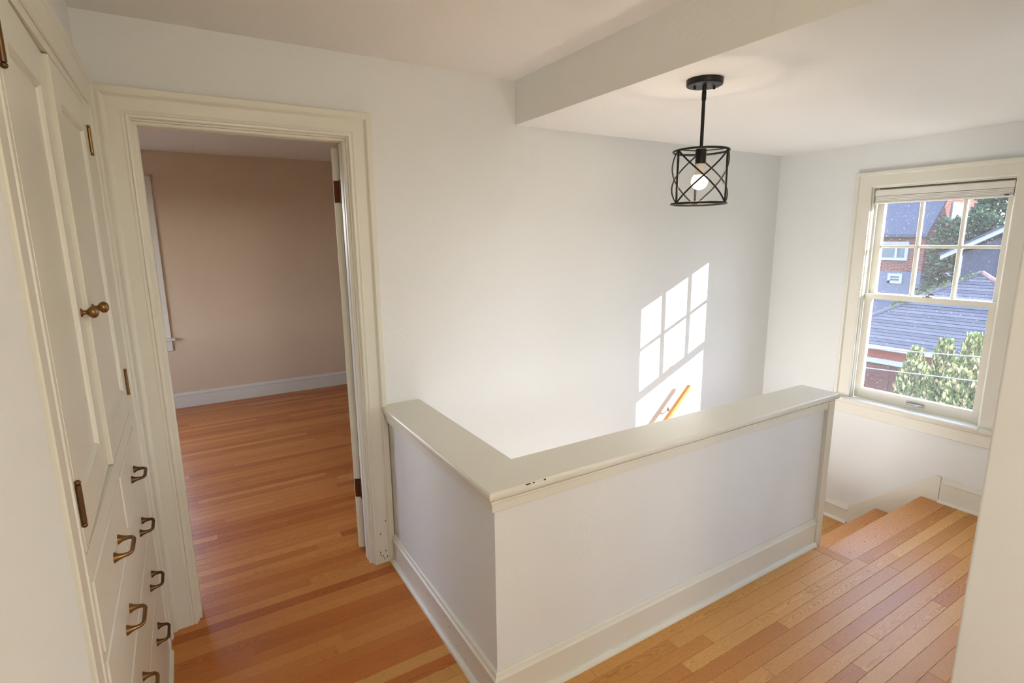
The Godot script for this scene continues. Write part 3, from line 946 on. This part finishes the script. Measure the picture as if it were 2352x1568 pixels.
func cabinet() -> void:
	var o := thing("built_in_cabinet", "cream built-in linen cabinet with two tall doors over brass-handled drawers", "cabinet")
	var st := tool()
	# face frame: stiles and rails; doors and drawers are let into it
	for b in [[0.0, 2.06, 0.12, 0.282], [0.0, 2.06, 1.284, 1.33]]:
		box(st, Vector3(-0.2295, b[0], b[2]), Vector3(-0.206, b[1], b[3]))
	for b in [[0.0, 0.165], [0.602, 0.618], [0.814, 0.830], [0.985, 1.040], [2.018, 2.06]]:
		box(st, Vector3(-0.2295, b[0], 0.282), Vector3(-0.2061, b[1], 1.284))
	box(st, Vector3(-0.2295, 0.830, 0.757), Vector3(-0.2061, 0.985, 0.775))
	part("face_frame", st, M.trim, o)
	mix_box("dark_gap_backing", Vector3(-0.2345, 0.0, 0.10), Vector3(-0.2297, 2.06, 1.34), M.subfloor, o)  # dark sheet behind the frame keeps door and drawer gaps dark
	var path := [Vector3(-0.2295, 0, 0.150), Vector3(-0.2295, 2.042, 0.150), Vector3(-0.2295, 2.042, 1.322), Vector3(-0.2295, 0, 1.322)]
	var prof := PackedVector2Array([Vector2(0, 0), Vector2(0, 0.026), Vector2(0.005, 0.0295), Vector2(0.012, 0.0295), Vector2(0.016, 0.0265), Vector2(0.024, 0.0285), Vector2(0.076, 0.0285), Vector2(0.080, 0.0315), Vector2(0.086, 0.035), Vector2(0.102, 0.035), Vector2(0.104, 0.032), Vector2(0.104, 0)])
	for k in 3:
		st = tool()
		sweep(st, prof, path, Vector3.RIGHT, 1.0, k)
		part("casing_board", st, M.trim, o)
	st = tool()
	sweep(st, PackedVector2Array([Vector2(0, 0), Vector2(0.014, 0), Vector2(0.012, 0.008), Vector2(0.006, 0.013), Vector2(0, 0.014)]), [Vector3(-0.206, 0, 0.152), Vector3(-0.206, 0, 1.32)], Vector3.UP, -1.0)
	part("shoe_moulding", st, M.trim, o)
	# doors
	var right := panel_door(0.2845, 0.813, 1.0425, 2.0155, o, 0.2845, 0.0)
	var left := panel_door(0.817, 1.2815, 1.0425, 2.0155, o, 1.2815, deg_to_rad(1.3))
	knob(right, Vector3(0.0, 1.440, 0.752 - 0.2845))
	knob(left, Vector3(0.0, 1.440, 0.858 - 1.2815))
	for y in [1.912, 1.140]:
		cabinet_hinge(right, Vector3(0.004, y, -0.003), M.brass)
		cabinet_hinge(left, Vector3(0.004, y, 0.003), M.old_brass)
	# drawers: a split pair, then three wide ones
	for d in [[0.832, 0.983, 0.2845, 0.7555, [0.49], 0.888], [0.832, 0.983, 0.7765, 1.2815, [0.995], 0.900], [0.621, 0.812, 0.2845, 1.2815, [0.487, 0.987], 0.708], [0.3985, 0.600, 0.2845, 1.2815, [0.44, 0.955], 0.487], [0.168, 0.3975, 0.2845, 1.2815, [0.487, 0.987], 0.318]]:
		st = tool()
		var lo := Vector3(-0.222, d[0], d[2])
		var hi := Vector3(-0.203, d[1], d[3])
		box(st, lo, hi, 0.003)
		var dr := part("drawer", st, M.trim, o)
		for z in d[4]:
			bail_pull(dr, Vector3(-0.203, d[5], z))

# ------------------------------------------------------------------ pendant
func pendant() -> void:
	var at := Vector3(1.714, YS, 1.016)
	var o := thing("pendant_light", "dark bronze pendant with open X-braced drum cage and bare bulb", "pendant light", at)
	var st := tool()
	lathe(st, [Vector2(0.0, -0.022), Vector2(0.060, -0.022), Vector2(0.064, -0.020), Vector2(0.065, -0.016), Vector2(0.065, 0.0)], 40)
	var canopy := part("canopy", st, M.bronze, o)
	var right := Vector3(cos(0.5456), 0, sin(0.5456))
	for s in [-1.0, 1.0]:
		st = tool()
		lathe(st, [Vector2(0.0, -0.034), Vector2(0.004, -0.033), Vector2(0.005, -0.030), Vector2(0.004, -0.026), Vector2(0.005, -0.022)], 12, Transform3D(Basis.IDENTITY, right * 0.036 * s))
		part("screw", st, M.steel_dark, canopy)
	st = tool()
	lathe(st, [Vector2(0.0, -0.045), Vector2(0.0065, -0.045), Vector2(0.0075, -0.030), Vector2(0.0075, -0.022)], 16)
	part("swivel", st, M.bronze, o)
	st = tool()
	lathe(st, [Vector2(0.0, -0.24), Vector2(0.0063, -0.24), Vector2(0.0063, -0.072), Vector2(0.0082, -0.071), Vector2(0.0082, -0.042), Vector2(0.006, -0.036), Vector2(0.0, -0.036)], 16)
	part("rod", st, M.bronze, o)
	# cage
	var r := 0.100
	var y1 := -0.251
	var y0 := -0.443
	for y in [y1, y0]:
		st = tool()
		var pts := []
		for k in 48:
			var a := TAU * k / 48
			pts.append(Vector3(cos(a) * r, y, sin(a) * r))
		tube(st, pts, 0.0044, 8, true)
		part("ring", st, M.bronze, o)
	# three uprights; the view direction in plan decides nothing but their turn
	var face := Vector3(-0.767, 0, 0.642)
	var base := atan2(face.z, face.x)
	for k in 3:
		var a := base + deg_to_rad(52.0 - 120.0 * k)
		var p := Vector3(cos(a) * r, 0, sin(a) * r)
		st = tool()
		tube(st, [p + Vector3.UP * y1, p + Vector3.UP * y0], 0.0042, 8)
		part("upright", st, M.bronze, o)
		for flip in 2:
			var pts := []
			for j in 17:
				var t := j / 16.0
				var b := a - deg_to_rad(120.0) * t
				pts.append(Vector3(cos(b) * (r + 0.001 * flip), lerpf(y0, y1, t if flip else 1.0 - t), sin(b) * (r + 0.001 * flip)))
			st = tool()
			tube(st, pts, 0.0031, 6)
			part("brace", st, M.bronze, o)
		st = tool()
		tube(st, [Vector3(0, y1 + 0.001, 0), p + Vector3.UP * y1], 0.0022, 6)
		part("spoke", st, M.bronze, o)
	st = tool()
	lathe(st, [Vector2(0.0, -0.296), Vector2(0.0195, -0.296), Vector2(0.0200, -0.246), Vector2(0.019, -0.243), Vector2(0.012, -0.242), Vector2(0.011, -0.234), Vector2(0.0, -0.234)], 24)
	part("socket", st, M.bronze, o)
	st = tool()
	lathe(st, [Vector2(0.0215, -0.338), Vector2(0.0185, -0.326), Vector2(0.0165, -0.312), Vector2(0.0160, -0.2965), Vector2(0.0, -0.2965)], 24)
	var neck := part("bulb_neck", st, M.bulb_neck, o)
	st = tool()
	var prof := []
	for k in 15:
		var a := -PI / 2 + (PI / 2 + 0.84) * k / 14.0
		prof.append(Vector2(0.031 * cos(a), -0.361 + 0.031 * sin(a)))
	lathe(st, prof, 32)
	part("bulb", st, M.bulb, o)

# ------------------------------------------------------------------ handrail
func handrail() -> void:
	var o := thing("handrail", "round honey-coloured wooden handrail on a metal bracket down the stair wall", "handrail")
	var top := Vector3(2.855, 0.602, 0.068)
	var dir := Vector3(-1.0, -0.95, 0.0).normalized()
	var st := tool()
	var pts := [top + dir * -0.004, top, top + dir * 0.006]
	var rad := [0.010, 0.0165, 0.0195]
	for k in 12:
		pts.append(top + dir * (0.02 + k * 0.23))
		rad.append(0.0195)
	tube(st, pts, rad, 20)
	part("rail", st, M.rail_wood, o)
	for d in [0.165, 1.25, 2.3]:
		var p: Vector3 = top + dir * d
		st = tool()
		tube(st, [Vector3(p.x, p.y - 0.045, 0.004), Vector3(p.x, p.y - 0.048, 0.035), Vector3(p.x, p.y - 0.042, 0.058), Vector3(p.x, p.y - 0.02, 0.068)], 0.0055, 8)
		var br := part("bracket", st, M.nickel, o)
		st = tool()
		lathe(st, [Vector2(0.0, 0.008), Vector2(0.010, 0.007), Vector2(0.016, 0.003), Vector2(0.017, 0.0)], 20, Transform3D(Basis(Vector3.RIGHT, PI / 2), Vector3(p.x, p.y - 0.045, 0.0)))
		part("wall_plate", st, M.nickel, br)

# ------------------------------------------------------------------ outdoors
func sprig(st: SurfaceTool, p: Vector3, d: Vector3, w: Vector3, c: Color) -> void:
	# a pointed leaf spray, bent along its middle
	var n := d.cross(w).normalized()
	var mid := p + d * 0.55 + n * d.length() * 0.10
	for t in [[p, mid + w, mid - w], [mid + w, p + d, mid - w]]:
		var nn: Vector3 = (t[1] - t[0]).cross(t[2] - t[0]).normalized()
		for q in t:
			st.set_normal(-nn)
			st.set_color(c)
			st.add_vertex(q)

func conifer(label: String, at: Vector3, h: float, r: float, count: int, seed_value: int) -> void:
	var o := thing("arborvitae", label, "tree", at, "arborvitae outside the stair window")
	rng.seed = seed_value
	var st := tool()
	tube(st, [Vector3.ZERO, Vector3(0, h * 0.5, 0), Vector3(0.02, h * 0.93, 0)], [0.05, 0.035, 0.01], 8)
	part("trunk", st, M.bark, o)
	st = tool()
	var lump := FastNoiseLite.new()
	lump.seed = seed_value
	lump.frequency = 1.4
	for k in count:
		var t := pow(rng.randf(), 0.8)
		var y := h * (0.03 + 0.97 * t)
		var a := rng.randf() * TAU
		var shape := r * (1.0 - pow(t, 2.2)) * (0.9 + 0.8 * lump.get_noise_3d(cos(a) * 1.5, y * 1.6, sin(a) * 1.5)) + 0.03
		var deep := sqrt(rng.randf_range(0.35, 1.0))
		var p := Vector3(cos(a) * shape * deep, y, sin(a) * shape * deep)
		var out := Vector3(cos(a), rng.randf_range(1.4, 3.2), sin(a)).normalized()
		var l := rng.randf_range(0.10, 0.22)
		var side := out.cross(Vector3(rng.randf_range(-1, 1), rng.randf_range(-1, 1), rng.randf_range(-1, 1))).normalized() * l * 0.22
		var g := rng.randf_range(0.75, 1.25)
		var c := Color(0.085 * g, 0.12 * g, 0.035 * g) if rng.randf() < 0.6 else Color(0.36 * g, 0.33 * g, 0.16 * g)  # paler share of sprays has sunlit tips put into its colour
		sprig(st, p, out * l, side, c)
	part("foliage", st, M.leaf, o)

func leafy(called: String, label: String, category: String, at: Vector3, size: Vector3, count: int, seed_value: int, col: Color, trunk: float, leaf_len := 0.2) -> void:
	var o := thing(called, label, category, at)
	rng.seed = seed_value
	var st := tool()
	if trunk > 0.0:
		tube(st, [Vector3.ZERO, Vector3(0.1, trunk * 0.5, 0), Vector3(0, trunk + size.y, 0)], [0.22, 0.16, 0.05], 8)
		part("trunk", st, M.bark, o)
	st = tool()
	var lump := FastNoiseLite.new()
	lump.seed = seed_value
	lump.frequency = 0.5
	for k in count:
		var v := Vector3(rng.randfn(), rng.randfn(), rng.randfn()).normalized()
		var k2 := 1.0 + 0.5 * lump.get_noise_3dv(v * size * 0.8)
		var p := v * size * k2 * pow(rng.randf_range(0.25, 1.0), 0.4) + Vector3.UP * (trunk + size.y)
		if p.y < 0.05:
			p.y = rng.randf_range(0.05, 0.5)
		var d := (v + Vector3(rng.randf_range(-1, 1), rng.randf_range(-1, 1), rng.randf_range(-1, 1)) * 0.8).normalized() * leaf_len * rng.randf_range(0.6, 1.4)
		var w := d.cross(Vector3(rng.randf_range(-1, 1), 1, rng.randf_range(-1, 1))).normalized() * d.length() * 0.35
		var g := rng.randf_range(0.7, 1.3)
		sprig(st, p, d, w, Color(col.r * g, col.g * g, col.b * g))
	part("foliage", st, M.leaf, o)

func outdoors() -> void:
	var gy := -4.2
	var st := tool()
	box(st, Vector3(4.2, gy - 0.5, -45), Vector3(70, gy, 40))
	single("ground", st, M.ground, "dim lawn and yard below the stair window", "ground", "structure")
	# garage with a hipped roof
	var g := thing("garage", "brown garage with a grey hipped shingle roof and pale gutter", "garage", Vector3.ZERO)
	var xe := 18.0
	var zl := -7.3
	var zr := 0.1
	var ye := -1.74
	mix_box("wall", Vector3(xe + 0.35, gy, zl + 0.4), Vector3(xe + 4.6, ye - 0.02, zr - 0.4), M.garage_door, g)
	var door := mix_box("overhead_door", Vector3(xe + 0.28, gy, -6.9), Vector3(xe + 0.345, ye - 0.62, -2.4), M.garage_door, g)
	for r in 4:
		for k in 5:
			mix_box("raised_panel", Vector3(xe + 0.25, gy + 0.1 + r * 0.44, -6.8 + k * 0.88), Vector3(xe + 0.278, gy + 0.48 + r * 0.44, -6.1 + k * 0.88), M.garage_door, door, 0.012)
	mix_box("red_frieze", Vector3(xe + 0.22, ye - 0.44, zl + 0.3), Vector3(xe + 0.345, ye - 0.13, zr - 0.3), M.red_board, g)
	mix_box("head_trim", Vector3(xe + 0.16, ye - 0.60, zl + 0.3), Vector3(xe + 0.345, ye - 0.445, zr - 0.3), M.fascia, g)
	mix_box("gutter", Vector3(xe - 0.10, ye - 0.13, zl), Vector3(xe + 0.02, ye, zr), M.fascia, g, 0.02)
	var apex := Vector3(21.0, 0.38, -4.2)
	var n_course := 26
	var fl := Vector3(xe, ye, zl)
	var fr := Vector3(xe, ye, zr)
	var nf := (fr - fl).cross(apex - fl).normalized()
	if nf.x > 0.0: nf = -nf
	for k in n_course:
		var t0 := k / float(n_course)
		var t1 := (k + 1.15) / float(n_course)
		t1 = minf(t1, 1.0)
		var a := fl.lerp(apex, t0)
		var b := fr.lerp(apex, t0)
		var c := fr.lerp(apex, t1)
		var d := fl.lerp(apex, t1)
		st = tool()
		var lift := nf * 0.022
		quad(st, a + lift, b + lift, c + nf * 0.002, d + nf * 0.002, nf)
		quad(st, a, b, b + lift, a + lift, Vector3(-0.5, -0.85, 0))
		part("shingle_course", st, M.shingle[k % 3], g)
	st = tool()
	var back := [Vector3(xe + 4.9, ye, zl), Vector3(xe + 4.9, ye, zr)]
	tri(st, fl, back[0], apex, Vector3(0, 0.6, -0.8).normalized())
	tri(st, fr, back[1], apex, Vector3(0, 0.6, 0.8).normalized())
	tri(st, back[0], back[1], apex, Vector3(0.6, 0.8, 0).normalized())
	part("side_slopes", st, M.shingle[0], g)
	for e: Vector3 in [fl, fr]:
		st = tool()
		var pts := []
		for k in 13:
			pts.append(e.lerp(apex, k / 12.0) + Vector3(0, 0.03, 0))
		tube(st, pts, 0.07, 6)
		part("hip_cap", st, M.shingle[2] if e == fl else M.hip_red, g)
	rng.seed = 91
	st = tool()
	for k in 150:
		var p: Vector3 = fl.lerp(apex, rng.randf_range(0.45, 0.97)) + Vector3(rng.randf_range(-0.14, 0.14), 0.08, rng.randf_range(-0.14, 0.14))
		sprig(st, p, Vector3(rng.randf_range(-0.05, 0.05), 0.06, rng.randf_range(-0.05, 0.05)), Vector3(0.02, 0, 0.03), Color(0.06, 0.075, 0.03))
	tag(part("moss", st, M.leaf, g), "", "", "", "stuff")
	# clipped conifers in front of it
	conifer("shortest sunlit arborvitae, leftmost of three outside the window", Vector3(14.4, gy, -3.09), 3.08, 0.46, 5200, 41)
	conifer("slender sunlit arborvitae in the middle of three outside", Vector3(13.0, gy, -2.07), 3.58, 0.36, 5200, 42)
	conifer("tallest arborvitae, rightmost of three outside the window", Vector3(11.6, gy, -1.18), 3.96, 0.40, 5600, 43)
	leafy("hedge_shrub", "dark blue-green shrub low beside the arborvitae outside", "shrub", Vector3(16.2, gy, -4.5), Vector3(0.62, 0.62, 0.9), 3000, 51, Color(0.05, 0.075, 0.045), 0.0, 0.14)
	leafy("dark_tree", "large dark evergreen tree in front of the brick house", "tree", Vector3(28.85, gy, -7.2), Vector3(0.5, 3.2, 1.55), 9000, 52, Color(0.045, 0.07, 0.045), 0.6, 0.2)
	leafy("tall_tree", "tall dark evergreen tree at the upper right of the window view", "tree", Vector3(32.0, gy, -7.1), Vector3(1.3, 4.4, 1.5), 11000, 53, Color(0.05, 0.08, 0.05), 0.6, 0.28)
	# brick house across the way
	var h := thing("brick_house", "red brick house with a steep slate-grey roof across the yard", "house", Vector3.ZERO)
	mix_box("brick_wall", Vector3(30, -0.2, -22), Vector3(37, 1.62, -9.35), M.brick, h)
	mix_box("foundation", Vector3(29.95, gy, -22.02), Vector3(37.02, -0.2, -9.33), M.foundation, h)
	st = tool()
	slab(st, PackedVector2Array([Vector2(30, 1.62), Vector2(37, 1.62), Vector2(33.5, 5.4)]), Vector3(0, 0, -9.55), Vector3.RIGHT, Vector3.UP, Vector3(0, 0, 0.2))
	part("gable", st, M.brick, h)
	st = tool()
	slab(st, PackedVector2Array([Vector2(29.6, 1.46), Vector2(29.6, 1.60), Vector2(33.5, 5.62), Vector2(33.5, 5.42)]), Vector3(0, 0, -22.3), Vector3.RIGHT, Vector3.UP, Vector3(0, 0, 13.15))
	part("front_roof_slope", st, M.slate_roof, h)
	st = tool()
	slab(st, PackedVector2Array([Vector2(37.4, 1.46), Vector2(37.4, 1.60), Vector2(33.5, 5.62), Vector2(33.5, 5.42)]), Vector3(0, 0, -22.3), Vector3.RIGHT, Vector3.UP, Vector3(0, 0, 13.0))
	part("rear_roof_slope", st, M.slate_roof, h)
	for w in [[-12.2, -9.97, 0.34, 1.24], [-10.72, -10.08, -0.78, -0.30]]:
		var st2 := tool()
		var ring := [Vector3(29.94, w[2], w[0]), Vector3(29.94, w[3], w[0]), Vector3(29.94, w[3], w[1]), Vector3(29.94, w[2], w[1]), Vector3(29.94, w[2], w[0])]
		sweep(st2, PackedVector2Array([Vector2(0, -0.05), Vector2(0, 0.05), Vector2(-0.13, 0.05), Vector2(-0.13, -0.05)]), ring, Vector3.LEFT, -1.0)
		var fr2 := part("window", st2, M.fascia, h)
		mix_box("pane", Vector3(29.93, w[2] + 0.12, w[0] + 0.12), Vector3(29.945, w[3] - 0.12, w[1] - 0.12), M.far_pane, fr2)
		if w[3] > 1.0:
			mix_box("mullion", Vector3(29.88, w[2] + 0.12, -10.53), Vector3(29.93, w[3] - 0.12, -10.42), M.fascia, fr2)
		else:
			mix_box("mullion", Vector3(29.88, -0.56, w[0] + 0.12), Vector3(29.93, -0.51, w[1] - 0.12), M.fascia, fr2)
	var gw := mix_box("window", Vector3(32.3, 1.75, -9.36), Vector3(33.4, 3.1, -9.28), M.fascia, h)
	mix_box("pane", Vector3(32.42, 1.87, -9.285), Vector3(32.8, 2.98, -9.27), M.far_pane, gw)
	mix_box("pane", Vector3(32.9, 1.87, -9.285), Vector3(33.28, 2.98, -9.27), M.far_pane, gw)
	# grey house whose rake board crosses the right panes
	var k2 := thing("grey_house", "blue-grey house gable with a pale rake board behind the garage", "house", Vector3.ZERO)
	st = tool()
	slab(st, PackedVector2Array([Vector2(-6.25, gy), Vector2(-6.25, 0.80), Vector2(-3.0, 2.70), Vector2(0.25, 0.80), Vector2(0.25, gy)]), Vector3(25.05, 0, 0), Vector3.BACK, Vector3.UP, Vector3(3.0, 0, 0))
	part("gable_wall", st, M.siding, k2)
	st = tool()
	slab(st, PackedVector2Array([Vector2(-6.75, 0.62), Vector2(-6.75, 0.80), Vector2(-3.0, 2.98), Vector2(0.75, 0.80), Vector2(0.75, 0.62), Vector2(-3.0, 2.78)]), Vector3(24.8, 0, 0), Vector3.BACK, Vector3.UP, Vector3(0.2, 0, 0))
	part("rake_board", st, M.fascia, k2)
	st = tool()
	slab(st, PackedVector2Array([Vector2(-6.75, 0.80), Vector2(-6.75, 0.86), Vector2(-3.0, 3.05), Vector2(0.75, 0.86), Vector2(0.75, 0.80), Vector2(-3.0, 2.98)]), Vector3(24.75, 0, 0), Vector3.BACK, Vector3.UP, Vector3(3.2, 0, 0))
	part("roof", st, M.slate_roof, k2)
	mix_box("corner_board", Vector3(25.0, gy, -6.27), Vector3(25.06, 0.79, -6.12), M.fascia, k2)
	# service cables
	for c in [[-0.10, 0.30, 0.06, 8.0, "upper"], [-0.36, -0.02, 0.05, 8.0, "lower"]]:
		st = tool()
		var pts := []
		for k in 25:
			var t := k / 24.0
			pts.append(Vector3(c[3], lerpf(c[0], c[1], t) - 0.12 * 4.0 * t * (1.0 - t) * c[2] * 4.0, lerpf(-3.6, 1.6, t)))
		tube(st, pts, 0.008, 6)
		single("service_cable", st, M.cable, "%s of two pale cables strung across the yard outside" % c[4], "cable", "", "service cables")

# ------------------------------------------------------------------ scene
func _ready() -> void:
	# camera
	var cam := Camera3D.new()
	cam.name = "camera"
	cam.position = Vector3(0.0, 1.6005, 2.4521)
	cam.rotation = Vector3(-0.1898, -0.5456, -0.0110)
	cam.fov = rad_to_deg(2.0 * atan(784.0 / 1231.59))
	cam.near = 0.02
	cam.far = 300.0
	add_child(cam)
	# sky and exposure
	var env := Environment.new()
	var sky_material := ProceduralSkyMaterial.new()
	sky_material.sky_top_color = Color(0.50, 0.57, 0.70)
	sky_material.sky_horizon_color = Color(0.82, 0.825, 0.83)
	sky_material.ground_bottom_color = Color(0.30, 0.29, 0.27)
	sky_material.ground_horizon_color = Color(0.55, 0.56, 0.57)
	sky_material.sky_energy_multiplier = 3.9
	sky_material.ground_energy_multiplier = 1.5
	var sky := Sky.new()
	sky.sky_material = sky_material
	env.background_mode = Environment.BG_SKY
	env.sky = sky
	env.tonemap_mode = Environment.TONE_MAPPER_LINEAR
	env.tonemap_exposure = 1.08
	env.sdfgi_enabled = true
	env.ssao_enabled = true
	env.ssil_enabled = true
	var we := WorldEnvironment.new()
	we.name = "sky"
	we.environment = env
	add_child(we)
	# low winter sun, read from the patch of light on the stair wall
	var sun := DirectionalLight3D.new()
	sun.name = "sun"
	sun.look_at_from_position(Vector3.ZERO, Vector3(-1.11, -0.497, -1.0))
	sun.light_color = Color(1.0, 0.995, 0.99)
	sun.light_energy = 8.0
	sun.light_angular_distance = 0.2
	sun.shadow_enabled = true
	sun.sky_mode = DirectionalLight3D.SKY_MODE_LIGHT_ONLY
	add_child(sun)
	# pendant bulb
	var bulb := OmniLight3D.new()
	bulb.name = "pendant_bulb"
	bulb.position = Vector3(1.714, YS - 0.362, 1.016)
	bulb.light_color = Color(1.0, 0.93, 0.84)
	bulb.light_energy = 0.1
	bulb.light_size = 0.03
	bulb.omni_range = 12.0
	bulb.omni_attenuation = 2.0
	bulb.shadow_enabled = true
	add_child(bulb)
	# added area light over the glowing pane, brightens the stairwell from below
	var stair_fill := AreaLight3D.new()
	stair_fill.name = "added_stair_fill_light"
	stair_fill.position = Vector3(0.945, -1.36, 0.46)
	stair_fill.rotation = Vector3(0, -PI / 2, 0)
	stair_fill.area_size = Vector2(0.74, 1.18)
	stair_fill.light_color = Color(0.97, 0.985, 1.0)
	stair_fill.light_energy = 4.6
	stair_fill.area_range = 12.0
	stair_fill.shadow_enabled = true
	add_child(stair_fill)
	# unseen ceiling lamp behind the viewer, placed to light the hall
	var hall := OmniLight3D.new()
	hall.name = "unseen_hall_light"
	hall.position = Vector3(0.5, YC - 0.17, 3.7)
	hall.light_color = Color(1.0, 0.955, 0.84)
	hall.light_energy = 0.9
	hall.light_size = 0.16
	hall.omni_range = 12.0
	hall.omni_attenuation = 2.0
	hall.shadow_enabled = true
	add_child(hall)

	materials()
	M.oak_nosing_plain = M.rail_wood.duplicate()
	M.oak_nosing_plain.albedo_color = Color(0.76, 0.52, 0.31)
	shell()
	floors()
	half_wall()
	stairs()
	doorway()
	bedroom_window()
	stair_window()
	cabinet()
	pendant()
	handrail()
	added_glow_pane()
	wear()
	unseen_hall_lamp()
	outdoors()

func added_glow_pane() -> void:
	var o := thing("window_6", "added glowing pane low in the stairwell, lights the walls above", "window", Vector3.ZERO, "", "structure")  # added glowing pane, no opening behind it; lights the stairwell from below
	mix_box("pane", Vector3(0.918, -1.95, 0.09), Vector3(0.930, -0.77, 0.83), M.glow_pane, o)
	for z in [0.04, 0.83]:
		mix_box("stile", Vector3(0.916, -2.0, z), Vector3(0.942, -0.72, z + 0.05), M.trim, o)
	for y in [-2.0, -0.77]:
		mix_box("rail", Vector3(0.916, y, 0.09), Vector3(0.942, y + 0.05, 0.83), M.trim, o)

# chipped paint down to the dark old coat, and filled nail holes in the step edge
func wear() -> void:
	var chip := plain(Color(0.24, 0.19, 0.14), 0.8)
	var cap := get_node("wall_half")
	for c in [[0.885, 0.018], [0.907, 0.006], [0.951, 0.008]]:
		mix_box("paint_chip", Vector3(c[0] - c[1] * 0.5, 0.8125, 1.0845), Vector3(c[0] + c[1] * 0.5, 0.8165, 1.0878), chip, cap, 0.0008)
	var base := get_node("baseboard_half_wall")
	for c in [[0.092, 0.478], [0.095, 0.497], [0.106, 0.55], [0.108, 0.59], [0.107, 0.665], [0.082, 0.704], [0.045, 0.774], [0.04, 0.846]]:
		mix_box("paint_chip", Vector3(0.7548, c[0] - 0.002, c[1] - 0.003), Vector3(0.7556, c[0] + 0.002, c[1] + 0.003), chip, base, 0.0002)
	var foot := get_node("trim_2")
	for c in [[0.694, 0.062], [0.696, 0.046], [0.706, 0.039], [0.722, 0.064], [0.714, 0.023], [0.729, 0.030], [0.700, 0.161], [0.728, 0.225]]:
		mix_box("paint_chip", Vector3(c[0] - 0.0018, c[1] - 0.005, 0.0160), Vector3(c[0] + 0.0018, c[1] + 0.005, 0.0169), chip, foot, 0.0002)
	var floor_node := get_node("floor")
	for c in [[3.125, 1.169], [3.04, 1.206], [2.936, 1.201], [3.436, 1.198], [2.765, 1.215], [2.858, 1.163], [3.684, 1.383], [2.607, 1.231]]:
		var st := tool()
		lathe(st, [Vector2(0.0035, -0.0005), Vector2(0.003, 0.0002), Vector2(0.0, 0.0003)], 8, Transform3D(Basis.IDENTITY, Vector3(c[0], 0, c[1])))
		part("nail_hole", st, chip, floor_node)

func unseen_hall_lamp() -> void:
	var o := thing("unseen_ceiling_lamp", "unseen round ceiling lamp behind the viewer, placed to light the hall", "ceiling lamp", Vector3(0.5, YC, 3.7))  # unseen lamp, placed to light the hall from behind the viewer
	var st := tool()
	lathe(st, [Vector2(0.0, -0.022), Vector2(0.19, -0.022), Vector2(0.195, -0.018), Vector2(0.195, 0.0)], 40)
	part("base", st, M.nickel, o)
	st = tool()
	var prof := []
	for k in 13:
		var a := -PI / 2 + PI * 0.72 * k / 12.0
		prof.append(Vector2(0.19 * cos(a), -0.155 + 0.17 * sin(a)))
	lathe(st, prof, 40)
	part("glass_bowl", st, M.bulb, o)
